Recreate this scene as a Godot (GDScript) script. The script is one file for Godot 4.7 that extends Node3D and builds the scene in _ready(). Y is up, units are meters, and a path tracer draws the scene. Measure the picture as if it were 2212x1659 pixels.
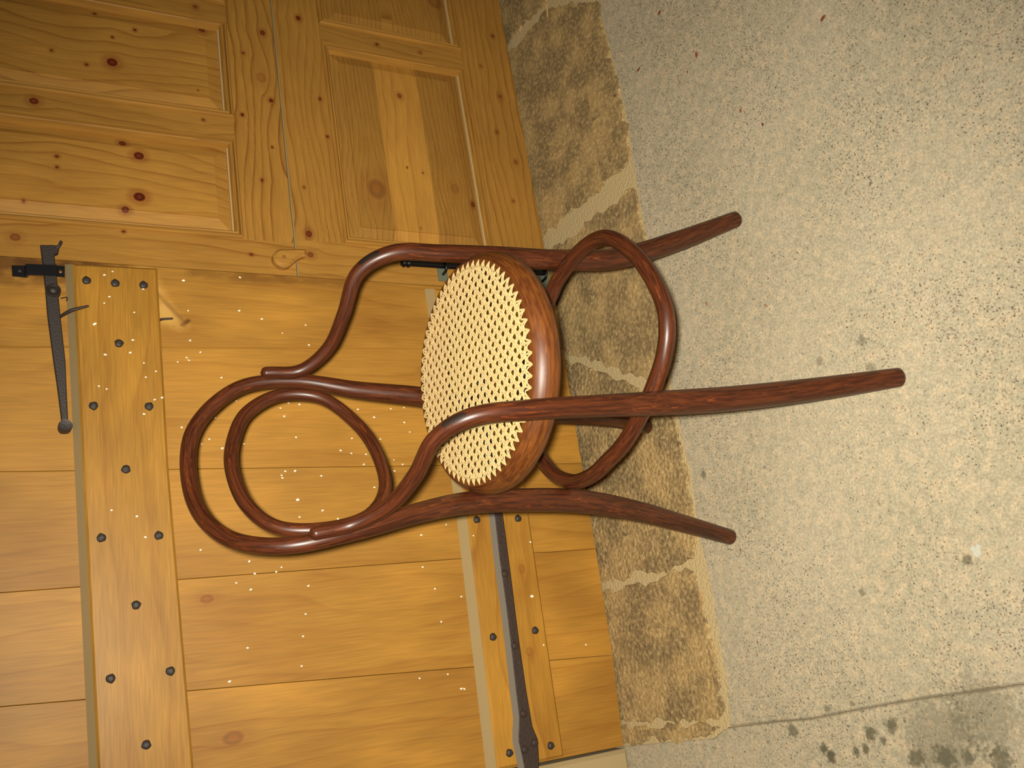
extends Node3D
# A small bentwood armchair with a caned seat stands on a concrete floor in front of a plank door and a two-leaf panelled door.

const DOOR_LEAN := -3.0          # the old doors lean back a little
var noise_a := FastNoiseLite.new()
var noise_b := FastNoiseLite.new()
var noise_c := FastNoiseLite.new()
var dice := RandomNumberGenerator.new()
var wood_chair: StandardMaterial3D
var wood_rim: StandardMaterial3D
var iron: StandardMaterial3D
var black_iron: StandardMaterial3D
var rust_iron: StandardMaterial3D
var dusty: StandardMaterial3D


func _ready() -> void:
	# ---- camera (held upright on its side, so the picture's right is down) ----
	var eye := Vector3(-0.1808, 1.0216, 1.3700)
	var forward := Vector3(0.2478, -0.5267, -0.8132).normalized()
	var up := Vector3(0.1229, 0.8496, -0.5128).normalized()
	var right := forward.cross(up).normalized()
	up = right.cross(forward).normalized()
	var cam := Camera3D.new()
	cam.name = "camera"
	cam.transform = Transform3D(Basis(-up, right, -forward), eye)
	cam.fov = 43.108
	cam.near = 0.02
	cam.far = 30.0
	add_child(cam)
	cam.current = true
	# ---- environment ----
	var env := Environment.new()
	env.background_mode = Environment.BG_COLOR
	env.background_color = Color(0.0, 0.0, 0.0)
	env.tonemap_mode = Environment.TONE_MAPPER_LINEAR
	env.tonemap_exposure = 1.0
	env.sdfgi_enabled = true
	env.ssao_enabled = true
	env.ssil_enabled = true
	var we := WorldEnvironment.new()
	we.name = "world_environment"
	we.environment = env
	add_child(we)
	# ---- the camera's flash, just above and beside the lens ----
	var flash := SpotLight3D.new()
	flash.name = "camera_flash"
	var fpos := eye + up * 0.016 + right * 0.012
	var faim := (eye + forward * 1.7 - up * 0.02 - right * 0.11 - fpos).normalized()
	flash.transform = Transform3D(Basis.looking_at(faim, up), fpos)
	flash.light_color = Color(1.0, 0.985, 0.93)
	flash.light_energy = 3.5
	flash.spot_angle = 47.0
	flash.spot_angle_attenuation = 1.0
	flash.spot_range = 12.0
	flash.spot_attenuation = 2.0
	flash.light_size = 0.012
	flash.shadow_enabled = true
	add_child(flash)
	# ---- weak unseen fill light under the ceiling, behind the camera ----
	var fill_light := AreaLight3D.new()
	fill_light.name = "unseen_fill_light"
	fill_light.transform = Transform3D(Basis.looking_at(Vector3(0, -1, 0), Vector3(0, 0, -1)), Vector3(0.3, 2.47, 1.6))
	fill_light.area_size = Vector2(1.2, 0.5)
	fill_light.light_color = Color(1.0, 0.97, 0.9)
	fill_light.light_energy = 0.12
	fill_light.area_range = 8.0
	fill_light.area_attenuation = 2.0
	fill_light.shadow_enabled = true
	add_child(fill_light)

	noise_a.seed = 11; noise_a.frequency = 1.0; noise_a.fractal_octaves = 3
	noise_b.seed = 23; noise_b.frequency = 1.0; noise_b.fractal_octaves = 2
	noise_c.seed = 37; noise_c.frequency = 1.0; noise_c.fractal_octaves = 1
	dice.seed = 5
	make_materials()
	build_room()
	build_floor()
	build_plank_door()
	build_panel_door()
	build_chair()
	build_litter()


# ------------------------------------------------------------------ helpers
func tri(st: SurfaceTool, a: Vector3, b: Vector3, c: Vector3, n: Vector3, ua := Vector2.ZERO, ub := Vector2.ZERO, uc := Vector2.ZERO) -> void:
	if (b - a).cross(c - a).dot(n) > 0.0:      # front faces run clockwise
		var t := b; b = c; c = t
		var u := ub; ub = uc; uc = u
	st.set_normal(n); st.set_uv(ua); st.add_vertex(a)
	st.set_normal(n); st.set_uv(ub); st.add_vertex(b)
	st.set_normal(n); st.set_uv(uc); st.add_vertex(c)


func tri_s(st: SurfaceTool, p: Array, n: Array, u: Array) -> void:
	var order := [0, 1, 2]
	var mid: Vector3 = n[0] + n[1] + n[2]
	if (p[1] - p[0]).cross(p[2] - p[0]).dot(mid) > 0.0:
		order = [0, 2, 1]
	for i in order:
		st.set_normal(n[i]); st.set_uv(u[i]); st.add_vertex(p[i])


func quad(st: SurfaceTool, a: Vector3, b: Vector3, c: Vector3, d: Vector3, n: Vector3, uv: Callable) -> void:
	tri(st, a, b, c, n, uv.call(a), uv.call(b), uv.call(c))
	tri(st, a, c, d, n, uv.call(a), uv.call(c), uv.call(d))


func begin() -> SurfaceTool:
	var st := SurfaceTool.new()
	st.begin(Mesh.PRIMITIVE_TRIANGLES)
	return st


func put(called: String, mesh: Mesh, mat: Material, parent: Node = self) -> MeshInstance3D:
	var o := MeshInstance3D.new()
	o.name = called
	o.mesh = mesh
	if mat:
		o.material_override = mat
	parent.add_child(o, true)
	return o


func base(called: String, label: String, category: String, at: Vector3, turn := Vector3.ZERO, kind := "") -> Node3D:
	var o := Node3D.new()
	o.name = called
	o.position = at
	o.rotation_degrees = turn
	add_child(o, true)
	tag(o, label, category, kind)
	return o


func tag(o: Node, label: String, category: String, kind := "", group := "") -> void:
	o.set_meta("label", label)
	o.set_meta("category", category)
	if kind: o.set_meta("kind", kind)
	if group: o.set_meta("group", group)


func inset(poly: PackedVector2Array, d: float) -> PackedVector2Array:
	# poly runs counter-clockwise; moves every edge inwards by d
	var n := poly.size()
	var out := PackedVector2Array()
	for i in n:
		var p := poly[i]
		var e0 := (p - poly[(i + n - 1) % n]).normalized()
		var e1 := (poly[(i + 1) % n] - p).normalized()
		var n0 := Vector2(-e0.y, e0.x)
		var n1 := Vector2(-e1.y, e1.x)
		var m := (n0 + n1)
		var k := m.length_squared()
		out.append(p + (m * (2.0 * d / k) if k > 0.3 else n0 * d))
	return out


func ccw(pts: Array) -> PackedVector2Array:
	var p := PackedVector2Array()
	for q in pts:
		p.append(Vector2(q[0], q[1]) if q is Array else q)
	if Geometry2D.is_polygon_clockwise(p):
		p.reverse()
	return p


# A board or plate lying in the x-y plane from w0 (back) to w1 (front), with bevelled front edges.
func slab(st: SurfaceTool, poly: PackedVector2Array, w0: float, w1: float, bevel: float, uv: Callable) -> void:
	var n := poly.size()
	var q := inset(poly, bevel) if bevel > 0.0 else poly
	var wb := w1 - bevel
	var tris := Geometry2D.triangulate_polygon(q)
	for i in range(0, tris.size(), 3):
		var a := q[tris[i]]; var b := q[tris[i + 1]]; var c := q[tris[i + 2]]
		tri(st, Vector3(a.x, a.y, w1), Vector3(b.x, b.y, w1), Vector3(c.x, c.y, w1), Vector3(0, 0, 1), uv.call(Vector3(a.x, a.y, 0)), uv.call(Vector3(b.x, b.y, 0)), uv.call(Vector3(c.x, c.y, 0)))
		a = poly[tris[i]]; b = poly[tris[i + 1]]; c = poly[tris[i + 2]]
		tri(st, Vector3(a.x, a.y, w0), Vector3(b.x, b.y, w0), Vector3(c.x, c.y, w0), Vector3(0, 0, -1), uv.call(Vector3(a.x, a.y, 0)), uv.call(Vector3(b.x, b.y, 0)), uv.call(Vector3(c.x, c.y, 0)))
	for i in n:
		var j := (i + 1) % n
		var e := (poly[j] - poly[i]).normalized()
		var out := Vector3(e.y, -e.x, 0)
		quad(st, Vector3(poly[i].x, poly[i].y, w0), Vector3(poly[j].x, poly[j].y, w0), Vector3(poly[j].x, poly[j].y, wb), Vector3(poly[i].x, poly[i].y, wb), out, uv)
		if bevel > 0.0:
			quad(st, Vector3(poly[i].x, poly[i].y, wb), Vector3(poly[j].x, poly[j].y, wb), Vector3(q[j].x, q[j].y, w1), Vector3(q[i].x, q[i].y, w1), (out + Vector3(0, 0, 1)).normalized(), uv)


# A frame of mitred mouldings: profile is a list of (inset, w); sides says which of bottom, right, top, left to build.
func frame_profile(st: SurfaceTool, r: Rect2, profile: Array, uv_u: Callable, uv_v: Callable, sides := [0, 1, 2, 3]) -> void:
	for k in profile.size() - 1:
		var d0: float = profile[k][0]; var w0: float = profile[k][1]
		var d1: float = profile[k + 1][0]; var w1: float = profile[k + 1][1]
		var a := r.grow(-d0); var b := r.grow(-d1)
		var pa := [a.position, Vector2(a.end.x, a.position.y), a.end, Vector2(a.position.x, a.end.y)]
		var pb := [b.position, Vector2(b.end.x, b.position.y), b.end, Vector2(b.position.x, b.end.y)]
		for i in sides:
			var j: int = (i + 1) % 4
			var inward: Vector2 = [Vector2(0, 1), Vector2(-1, 0), Vector2(0, -1), Vector2(1, 0)][i]
			var n := Vector3(inward.x * (w0 - w1), inward.y * (w0 - w1), d1 - d0)
			n = n.normalized() if n.length() > 1e-6 else Vector3(0, 0, 1)
			quad(st, Vector3(pa[i].x, pa[i].y, w0), Vector3(pa[j].x, pa[j].y, w0), Vector3(pb[j].x, pb[j].y, w1), Vector3(pb[i].x, pb[i].y, w1), n, uv_u if i % 2 == 0 else uv_v)


func lathe(st: SurfaceTool, at: Transform3D, prof: Array, sides := 12, wob := 0.0) -> void:
	# prof: (radius, height) along the transform's z axis
	for k in prof.size() - 1:
		var r0: float = prof[k][0]; var h0: float = prof[k][1]
		var r1: float = prof[k + 1][0]; var h1: float = prof[k + 1][1]
		var sl := Vector2(h1 - h0, r0 - r1).normalized()
		for i in sides:
			var p := []
			var nn := []
			for e in [[i, 0], [i + 1, 0], [i + 1, 1], [i, 1]]:
				var an: float = TAU * e[0] / sides
				var wf: float = 1.0 + wob * sin(an * 3.0 + 1.3) + wob * 0.7 * cos(an * 5.0)
				var rr: float = (r0 if e[1] == 0 else r1) * wf
				p.append(at * Vector3(cos(an) * rr, sin(an) * rr, h0 if e[1] == 0 else h1))
				nn.append((at.basis * Vector3(cos(an) * sl.x, sin(an) * sl.x, sl.y)).normalized())
			var u := [Vector2(0, 0), Vector2(1, 0), Vector2(1, 1), Vector2(0, 1)]
			if r0 > 1e-5: tri_s(st, [p[0], p[1], p[2]], [nn[0], nn[1], nn[2]], [u[0], u[1], u[2]])
			if r1 > 1e-5: tri_s(st, [p[0], p[2], p[3]], [nn[0], nn[2], nn[3]], [u[0], u[2], u[3]])


func spline(pts: Array, k: int, closed: bool) -> Array:
	var out := []
	var n := pts.size()
	var last := n if closed else n - 1
	for i in last:
		var p0 = pts[(i - 1 + n) % n] if closed or i > 0 else pts[0] * 2.0 - pts[1]
		var p1 = pts[i]
		var p2 = pts[(i + 1) % n]
		var p3 = pts[(i + 2) % n] if closed or i + 2 < n else pts[n - 1] * 2.0 - pts[n - 2]
		for j in k:
			var t := float(j) / k
			out.append(0.5 * (2.0 * p1 + (p2 - p0) * t + (2.0 * p0 - 5.0 * p1 + 4.0 * p2 - p3) * t * t + (3.0 * p1 - p0 - 3.0 * p2 + p3) * t * t * t))
	if not closed:
		out.append(pts[n - 1])
	return out


# A bent round rod through pts; radii per point; tips: how the two ends are rounded.
func rod(pts: Array, radii: Array, closed := false, sides := 20, k := 10, tip0 := 0.5, tip1 := 0.5, uv_len := 0.5) -> ArrayMesh:
	var c := spline(pts, k, closed)
	var rads := spline(radii, k, closed)
	var n := c.size()
	var st := begin()
	var centers := []; var rs := []; var tans := []
	for i in n:
		var t: Vector3
		if closed:
			t = (c[(i + 1) % n] - c[(i - 1 + n) % n]).normalized()
		else:
			t = (c[mini(i + 1, n - 1)] - c[maxi(i - 1, 0)]).normalized()
		centers.append(c[i]); rs.append(rads[i]); tans.append(t)
	if not closed:
		# rounded ends
		var pre := []; var post := []
		for s in [0.0, 0.3, 0.6, 0.85, 0.97]:
			var rr := sqrt(1.0 - (1.0 - s) * (1.0 - s))
			pre.append([centers[0] - tans[0] * rs[0] * tip0 * (1.0 - s), rs[0] * rr, tans[0]])
			post.append([centers[n - 1] + tans[n - 1] * rs[n - 1] * tip1 * (1.0 - s), rs[n - 1] * rr, tans[n - 1]])
		post.reverse()
		var cc := []; var rr2 := []; var tt := []
		for e in pre: cc.append(e[0]); rr2.append(e[1]); tt.append(e[2])
		cc.append_array(centers); rr2.append_array(rs); tt.append_array(tans)
		for e in post: cc.append(e[0]); rr2.append(e[1]); tt.append(e[2])
		centers = cc; rs = rr2; tans = tt
	if closed:
		centers.append(centers[0]); rs.append(rs[0]); tans.append(tans[0])
	n = centers.size()
	var rings := []; var norms := []; var lens := []
	var x: Vector3 = tans[0].cross(Vector3(0.31, 0.2, 0.93)).normalized()
	var length := 0.0
	for i in n:
		x = (x - tans[i] * x.dot(tans[i])).normalized()
		var y: Vector3 = tans[i].cross(x)
		if i > 0: length += (centers[i] - centers[i - 1]).length()
		lens.append(length)
		var ring := []; var nn := []
		var slope := 0.0
		if not closed:
			if i == 0: slope = -8.0
			elif i == n - 1: slope = 8.0
			else:
				var dl: float = (centers[i + 1] - centers[i - 1]).length()
				slope = -(rs[i + 1] - rs[i - 1]) / maxf(dl, 1e-6)
		for s in sides + 1:
			var an := TAU * s / sides
			var d: Vector3 = x * cos(an) + y * sin(an)
			ring.append(centers[i] + d * rs[i])
			nn.append((d + tans[i] * slope).normalized())
		rings.append(ring); norms.append(nn)
	for i in n - 1:
		for s in sides:
			var uv := [Vector2(lens[i] / uv_len, float(s) / sides), Vector2(lens[i] / uv_len, float(s + 1) / sides), Vector2(lens[i + 1] / uv_len, float(s + 1) / sides), Vector2(lens[i + 1] / uv_len, float(s) / sides)]
			var p := [rings[i][s], rings[i][s + 1], rings[i + 1][s + 1], rings[i + 1][s]]
			var q := [norms[i][s], norms[i][s + 1], norms[i + 1][s + 1], norms[i + 1][s]]
			tri_s(st, [p[0], p[1], p[2]], [q[0], q[1], q[2]], [uv[0], uv[1], uv[2]])
			tri_s(st, [p[0], p[2], p[3]], [q[0], q[2], q[3]], [uv[0], uv[2], uv[3]])
	st.generate_tangents()
	return st.commit()


# ------------------------------------------------------------------ materials
func plain(c: Color, rough: float, metal := 0.0) -> StandardMaterial3D:
	var m := StandardMaterial3D.new()
	m.albedo_color = c
	m.roughness = rough
	m.metallic = metal
	return m


func make_materials() -> void:
	var img := chair_wood(768, 96, Color(0.325, 0.158, 0.077), Color(0.185, 0.084, 0.045), Color(0.50, 0.24, 0.09), 3)
	wood_chair = plain(Color(1, 1, 1), 0.36)
	wood_chair.albedo_texture = img
	wood_chair.metallic_specular = 0.42
	wood_rim = plain(Color(1, 1, 1), 0.42)
	wood_rim.albedo_texture = chair_wood(768, 64, Color(0.42, 0.235, 0.085), Color(0.28, 0.135, 0.052), Color(0.5, 0.3, 0.11), 9)
	wood_rim.metallic_specular = 0.42
	iron = plain(Color(0.22, 0.19, 0.17), 0.55, 0.35)
	var nt := NoiseTexture2D.new()
	nt.width = 256; nt.height = 256; nt.seamless = true; nt.as_normal_map = true; nt.bump_strength = 1.6
	var fn := FastNoiseLite.new(); fn.seed = 4; fn.frequency = 0.06; fn.fractal_octaves = 3
	nt.noise = fn
	iron.normal_enabled = true
	iron.normal_texture = nt
	iron.uv1_triplanar = true
	iron.uv1_scale = Vector3(22, 22, 22)
	black_iron = plain(Color(0.055, 0.055, 0.07), 0.4, 0.2)
	rust_iron = plain(Color(0.24, 0.18, 0.15), 0.6, 0.3)
	rust_iron.normal_enabled = true
	rust_iron.normal_texture = nt
	rust_iron.uv1_triplanar = true
	rust_iron.uv1_scale = Vector3(10, 10, 10)
	dusty = plain(Color(0.63, 0.535, 0.36), 0.95)


func chair_wood(w: int, h: int, mid: Color, dark: Color, light: Color, sd: int) -> ImageTexture:
	var im := Image.create(w, h, false, Image.FORMAT_RGB8)
	for y in h:
		var an := TAU * y / h
		var cx := cos(an) * 1.2 + sd * 7.1
		var cy := sin(an) * 1.2
		for x in w:
			var t := TAU * x / w
			# streaks run along the rod
			var s := noise_a.get_noise_3d(cx * 3.2, cy * 3.2, cos(t) * 0.9 + sin(t) * 2.1)
			var f := noise_c.get_noise_3d(cx * 15.0, cy * 15.0, x * 0.035)
			var p := noise_b.get_noise_3d(cx * 1.1, cy * 1.1, sin(t) * 1.6 + 5.0)
			var c := mid.lerp(dark, clampf(0.42 + s * 1.0 + f * 0.3, 0.0, 1.0))
			var hi := clampf((f + p * 0.8 - 0.74) * 2.6, 0.0, 0.7)
			im.set_pixel(x, y, c.lerp(light, hi))
	im.generate_mipmaps()
	return ImageTexture.create_from_image(im)


# Pine or fir: x runs along the grain (length metres), y across it (width metres).
# o: base, dark, freq (rings per metre), warp, line (strength), blotch, knots [[t, s, r, depth]], marks [[t0, s0, t1, s1, r, colour, strength]]
func wood(length: float, width: float, dpm: float, sd: float, o: Dictionary) -> StandardMaterial3D:
	var w := clampi(int(length * dpm), 32, 1536)
	var h := clampi(int(width * dpm), 24, 512)
	var im := Image.create(w, h, false, Image.FORMAT_RGB8)
	var b: Color = o.base
	var dk: Color = o.dark
	var freq: float = o.get("freq", 60.0)
	var warp: float = o.get("warp", 0.02)
	var line: float = o.get("line", 0.5)
	var blotch: float = o.get("blotch", 0.12)
	var knots: Array = o.get("knots", [])
	var marks: Array = o.get("marks", [])
	var fibre: float = o.get("fibre", 0.065)
	var red := Color(0.36, 0.13, 0.05)
	for y in h:
		var s := (y + 0.5) / h * width
		for x in w:
			var t := (x + 0.5) / w * length
			var n1 := noise_a.get_noise_3d(t * 1.7, s * 5.0, sd * 3.7)
			var g := s + warp * n1
			var kn := 0.0
			var ring := 0.0
			for q in knots:
				var dt: float = (t - q[0]) / (q[2] * 3.2)
				if absf(dt) > 2.2: continue
				var ds: float = s - q[1]
				var fall := exp(-dt * dt)
				g -= fall * q[2] * 1.1 * ds / (absf(ds) + q[2] * 0.45) * exp(-absf(ds) / (q[2] * 5.0))
				var d: float = sqrt(pow((t - q[0]) * 0.85, 2.0) + ds * ds) / q[2]
				if d < 1.0:
					kn = maxf(kn, q[3] * (1.0 if d < 0.62 else 1.0 - (d - 0.62) / 0.38))
					ring = 0.25 * sin(d * 9.0)
				elif d < 2.0:
					kn = maxf(kn, q[3] * 0.28 * (2.0 - d))
			var r := fposmod(g * freq + 0.3 * noise_b.get_noise_3d(t * 3.0, s * 20.0, sd), 1.0)
			var late := pow(r, 8.0) * (1.0 if r < 0.95 else (1.0 - r) / 0.05) * 1.3
			late *= clampf(0.65 + 0.9 * noise_b.get_noise_3d(t * 0.9, g * freq * 0.31, sd + 40.0), 0.1, 1.0)
			var fb := noise_c.get_noise_3d(t * 22.0, s * 900.0, sd) * fibre
			var bl := noise_a.get_noise_3d(t * 5.0, s * 9.0, sd + 90.0) * blotch
			var k := clampf(late * line + 0.14 * r * line + maxf(0.0, bl), 0.0, 1.0)
			var c := b.lerp(dk, k)
			c = c * (1.0 + fb + minf(0.0, bl) * -0.5)
			if kn > 0.0:
				c = c.lerp(red * (1.0 + ring), kn)
			for q in marks:
				var pa := Vector2(q[0], q[1]); var pb := Vector2(q[2], q[3])
				var pp := Geometry2D.get_closest_point_to_segment(Vector2(t, s), pa, pb)
				var dd: float = pp.distance_to(Vector2(t, s)) / q[4]
				if dd < 1.0:
					var e: float = (1.0 - dd) * q[6] * clampf(0.75 + noise_a.get_noise_3d(t * 40.0, s * 60.0, sd), 0.0, 1.0)
					c = c.lerp(q[5], minf(e * 1.6, q[6]))
			c.a = 1.0
			im.set_pixel(x, y, c.clamp())
	im.generate_mipmaps()
	var m := plain(Color(1, 1, 1), o.get("rough", 0.5))
	m.albedo_texture = ImageTexture.create_from_image(im)
	m.metallic_specular = o.get("spec", 0.35)
	m.texture_repeat = false
	return m


func uv_along_y(v0: float, length: float, u0: float, width: float) -> Callable:
	return func(p: Vector3) -> Vector2: return Vector2((p.y - v0) / length, (p.x - u0) / width)


func uv_along_x(u0: float, length: float, v0: float, width: float) -> Callable:
	return func(p: Vector3) -> Vector2: return Vector2((p.x - u0) / length, (p.y - v0) / width)


# ------------------------------------------------------------------ room
func box_mesh(size: Vector3) -> BoxMesh:
	var b := BoxMesh.new()
	b.size = size
	return b


func build_room() -> void:
	var lime := plain(Color(0.74, 0.7, 0.6), 0.9)
	var stone := plain(Color(0.66, 0.57, 0.4), 0.95)
	var o := put("wall_back", box_mesh(Vector3(5.4, 2.7, 0.2)), stone); o.position = Vector3(0.3, 1.25, -0.5)
	tag(o, "rough stone wall in the dark behind the two old doors", "wall", "structure")
	o = put("wall_front", box_mesh(Vector3(5.4, 2.7, 0.2)), lime); o.position = Vector3(0.3, 1.25, 3.6)
	tag(o, "limewashed workshop wall opposite the two old doors", "wall", "structure")
	o = put("wall_left", box_mesh(Vector3(0.2, 2.7, 4.3)), lime); o.position = Vector3(-2.5, 1.25, 1.55)
	tag(o, "limewashed workshop wall on the hinge side of the plank door", "wall", "structure")
	o = put("wall_right", box_mesh(Vector3(0.2, 2.7, 4.3)), lime); o.position = Vector3(3.1, 1.25, 1.55)
	tag(o, "limewashed workshop wall on the far side of the panelled door", "wall", "structure")
	o = put("ceiling", box_mesh(Vector3(5.8, 0.2, 4.5)), lime); o.position = Vector3(0.3, 2.6, 1.55)
	tag(o, "pale limewashed ceiling over the workshop floor", "ceiling", "structure")
	# stone jamb on which the plank door hangs
	var st := begin()
	slab(st, ccw([[-0.9, 0.0], [-0.384, 0.0], [-0.378, 1.9], [-0.9, 1.9]]), -0.4, 0.0, 0.006, func(p): return Vector2(p.x, p.y))
	o = put("trim_1", st.commit(), stone)
	st = begin()
	slab(st, ccw([[1.56, 0.0], [3.0, 0.0], [3.0, 2.5], [1.56, 2.5]]), -0.4, -0.06, 0.006, func(p): return Vector2(p.x, p.y))
	var far_jamb := put("trim_2", st.commit(), stone)
	tag(far_jamb, "pale stone jamb past the far edge of the panelled door", "door jamb", "structure")
	tag(o, "pale stone jamb beside the hinged edge of the plank door", "door jamb", "structure")


# ------------------------------------------------------------------ floor
func ground_texture() -> ImageTexture:
	# concrete over x -0.45 .. 1.15, z 0.2 .. 1.2
	var w := 1600; var h := 1000
	var im := Image.create(w, h, false, Image.FORMAT_RGB8)
	var pale := Color(0.69, 0.64, 0.537)
	var grey := Color(0.65, 0.605, 0.50)
	var pink := Color(0.715, 0.63, 0.51)
	var pits := PackedFloat32Array()
	for y in h:
		var z := y / 1000.0
		for x in w:
			var xx := x / 1000.0
			var a := noise_a.get_noise_3d(xx * 3.0, z * 3.0, 7.0)
			var f := noise_b.get_noise_3d(xx * 60.0, z * 60.0, 3.0)
			var g := noise_c.get_noise_3d(xx * 290.0, z * 290.0, 13.0)
			var c := pale.lerp(grey, clampf(0.35 + a * 0.9, 0.0, 1.0))
			c = c.lerp(pink, clampf(f * 0.9 + 0.1, 0.0, 0.7))
			c = c * (1.0 + 0.06 * f + 0.12 * g)
			im.set_pixel(x, y, c.clamp())
	# dark pinholes and grains, in clusters
	dice.seed = 77
	for i in 75000:
		var x := dice.randi_range(1, w - 3)
		var y := dice.randi_range(1, h - 3)
		var dens := noise_a.get_noise_3d(x / 1000.0 * 5.0, y / 1000.0 * 5.0, 21.0) + 0.25 * x / w
		if dice.randf() > clampf(dens * 1.5 + 0.32, 0.08, 1.0): continue
		var c := im.get_pixel(x, y) * dice.randf_range(0.42, 0.82)
		if dice.randf() < 0.3: c = c.lerp(Color(0.5, 0.3, 0.2), 0.35)
		c.a = 1.0
		im.set_pixel(x, y, c)
		if dice.randf() < 0.3: im.set_pixel(x + 1, y, c)
		if dice.randf() < 0.3: im.set_pixel(x, y + 1, c)
		if dice.randf() < 0.08:
			var l := im.get_pixel(x - 1, y).lerp(Color(0.85, 0.82, 0.7), 0.5)
			im.set_pixel(x - 1, y, l)
	# stains that belong to the concrete: x, z, radius, strength
	for q in [[-0.352, 0.372, 0.008, 0.5], [-0.374, 0.422, 0.006, 0.65], [-0.383, 0.43, 0.008, 0.7], [-0.376, 0.473, 0.005, 0.6], [-0.372, 0.488, 0.005, 0.6], [-0.354, 0.5, 0.009, 0.6], [-0.361, 0.517, 0.004, 0.5], [-0.342, 0.534, 0.01, 0.6], [-0.38, 0.561, 0.012, 0.5], [-0.378, 0.6, 0.016, 0.5], [-0.376, 0.629, 0.008, 0.4], [-0.377, 0.668, 0.014, 0.5], [-0.318, 0.481, 0.003, 0.4], [-0.323, 0.439, 0.004, 0.4], [0.015, 0.288, 0.006, 0.45], [0.121, 0.612, 0.006, 0.35], [0.798, 0.178, 0.03, 0.3], [-0.184, 0.532, 0.004, 0.4], [-0.163, 0.685, 0.006, 0.5], [0.085, 0.616, 0.005, 0.35], [0.117, 0.541, 0.005, 0.3], [-0.33, 0.66, 0.05, 0.25], [-0.36, 0.6, 0.06, 0.25]]:
		var px := int((q[0] + 0.45) * 1000.0); var py := int((q[1] - 0.2) * 1000.0); var pr := int(q[2] * 1000.0) + 2
		for y in range(maxi(py - pr * 3 / 2, 0), mini(py + pr * 3 / 2, h)):
			for x in range(maxi(px - pr * 3 / 2, 0), mini(px + pr * 3 / 2, w)):
				var d := Vector2(x - px, y - py).length() / pr + 0.5 * noise_a.get_noise_3d(x * 0.12, y * 0.12, 2.0)
				if d < 1.0:
					im.set_pixel(x, y, im.get_pixel(x, y).lerp(Color(0.25, 0.24, 0.18), minf((1.0 - d) * 2.0, 1.0) * q[3]))
	im.generate_mipmaps()
	return ImageTexture.create_from_image(im)


func stone_texture() -> ImageTexture:
	var n := 512
	var im := Image.create(n, n, false, Image.FORMAT_RGB8)
	for y in n:
		for x in n:
			var a := noise_a.get_noise_3d(x * 0.011, y * 0.011, 31.0)
			var f := noise_b.get_noise_3d(x * 0.09, y * 0.09, 33.0)
			var g := noise_c.get_noise_3d(x * 0.42, y * 0.42, 35.0)
			var c := Color(0.67, 0.555, 0.37).lerp(Color(0.52, 0.435, 0.30), clampf(0.5 + a * 1.6, 0.0, 1.0))
			c = c.lerp(Color(0.71, 0.61, 0.42), clampf(f * 0.8 + 0.1, 0.0, 1.0))
			c = c * (1.0 + 0.16 * g + 0.1 * f)
			im.set_pixel(x, y, c.clamp())
	im.generate_mipmaps()
	return ImageTexture.create_from_image(im)


# A flat piece of the floor: polygon in x-z, bottom y0, top y1, chipped bevelled edge.
func floor_piece(pts: Array, y0: float, y1: float, bevel: float, uv: Callable, rough := 0.0, step := 0.02) -> ArrayMesh:
	var p := PackedVector2Array()
	var src := ccw(pts)
	for i in src.size():                # break the edges up and make them uneven
		var a := src[i]; var b := src[(i + 1) % src.size()]
		var n := maxi(1, int(a.distance_to(b) / step)) if rough > 0.0 else 1
		var side := Vector2(b.y - a.y, a.x - b.x).normalized()
		for k in n:
			var q := a.lerp(b, float(k) / n)
			if rough > 0.0 and k > 0:
				q += side * rough * (noise_a.get_noise_2d(q.x * 22.0, q.y * 22.0 + 4.0) + 0.5 * noise_b.get_noise_2d(q.x * 70.0, q.y * 70.0))
			p.append(q)
	var st := begin()
	# slab() works in x-y; turn it so that w points up
	slab(st, p, y0, y1, bevel, uv)
	var flat := st.commit()
	var turned := begin()
	turned.append_from(flat, 0, Transform3D(Basis(Vector3(1, 0, 0), Vector3(0, 0, 1), Vector3(0, 1, 0)), Vector3.ZERO))
	# the turn swaps the handedness, so set the winding right again
	var arr := turned.commit_to_arrays()
	var v: PackedVector3Array = arr[Mesh.ARRAY_VERTEX]
	var nn: PackedVector3Array = arr[Mesh.ARRAY_NORMAL]
	var uu: PackedVector2Array = arr[Mesh.ARRAY_TEX_UV]
	var idx: PackedInt32Array = arr[Mesh.ARRAY_INDEX] if arr[Mesh.ARRAY_INDEX] != null else PackedInt32Array()
	var fin := begin()
	var count := idx.size() if idx.size() else v.size()
	for i in range(0, count, 3):
		var t := []
		for j in 3: t.append(idx[i + j] if idx.size() else i + j)
		var n: Vector3 = nn[t[0]]
		n = Vector3(n.x, n.y, n.z)
		tri(fin, v[t[0]], v[t[1]], v[t[2]], n, uu[t[0]], uu[t[1]], uu[t[2]])
	fin.generate_tangents()
	return fin.commit()


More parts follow.
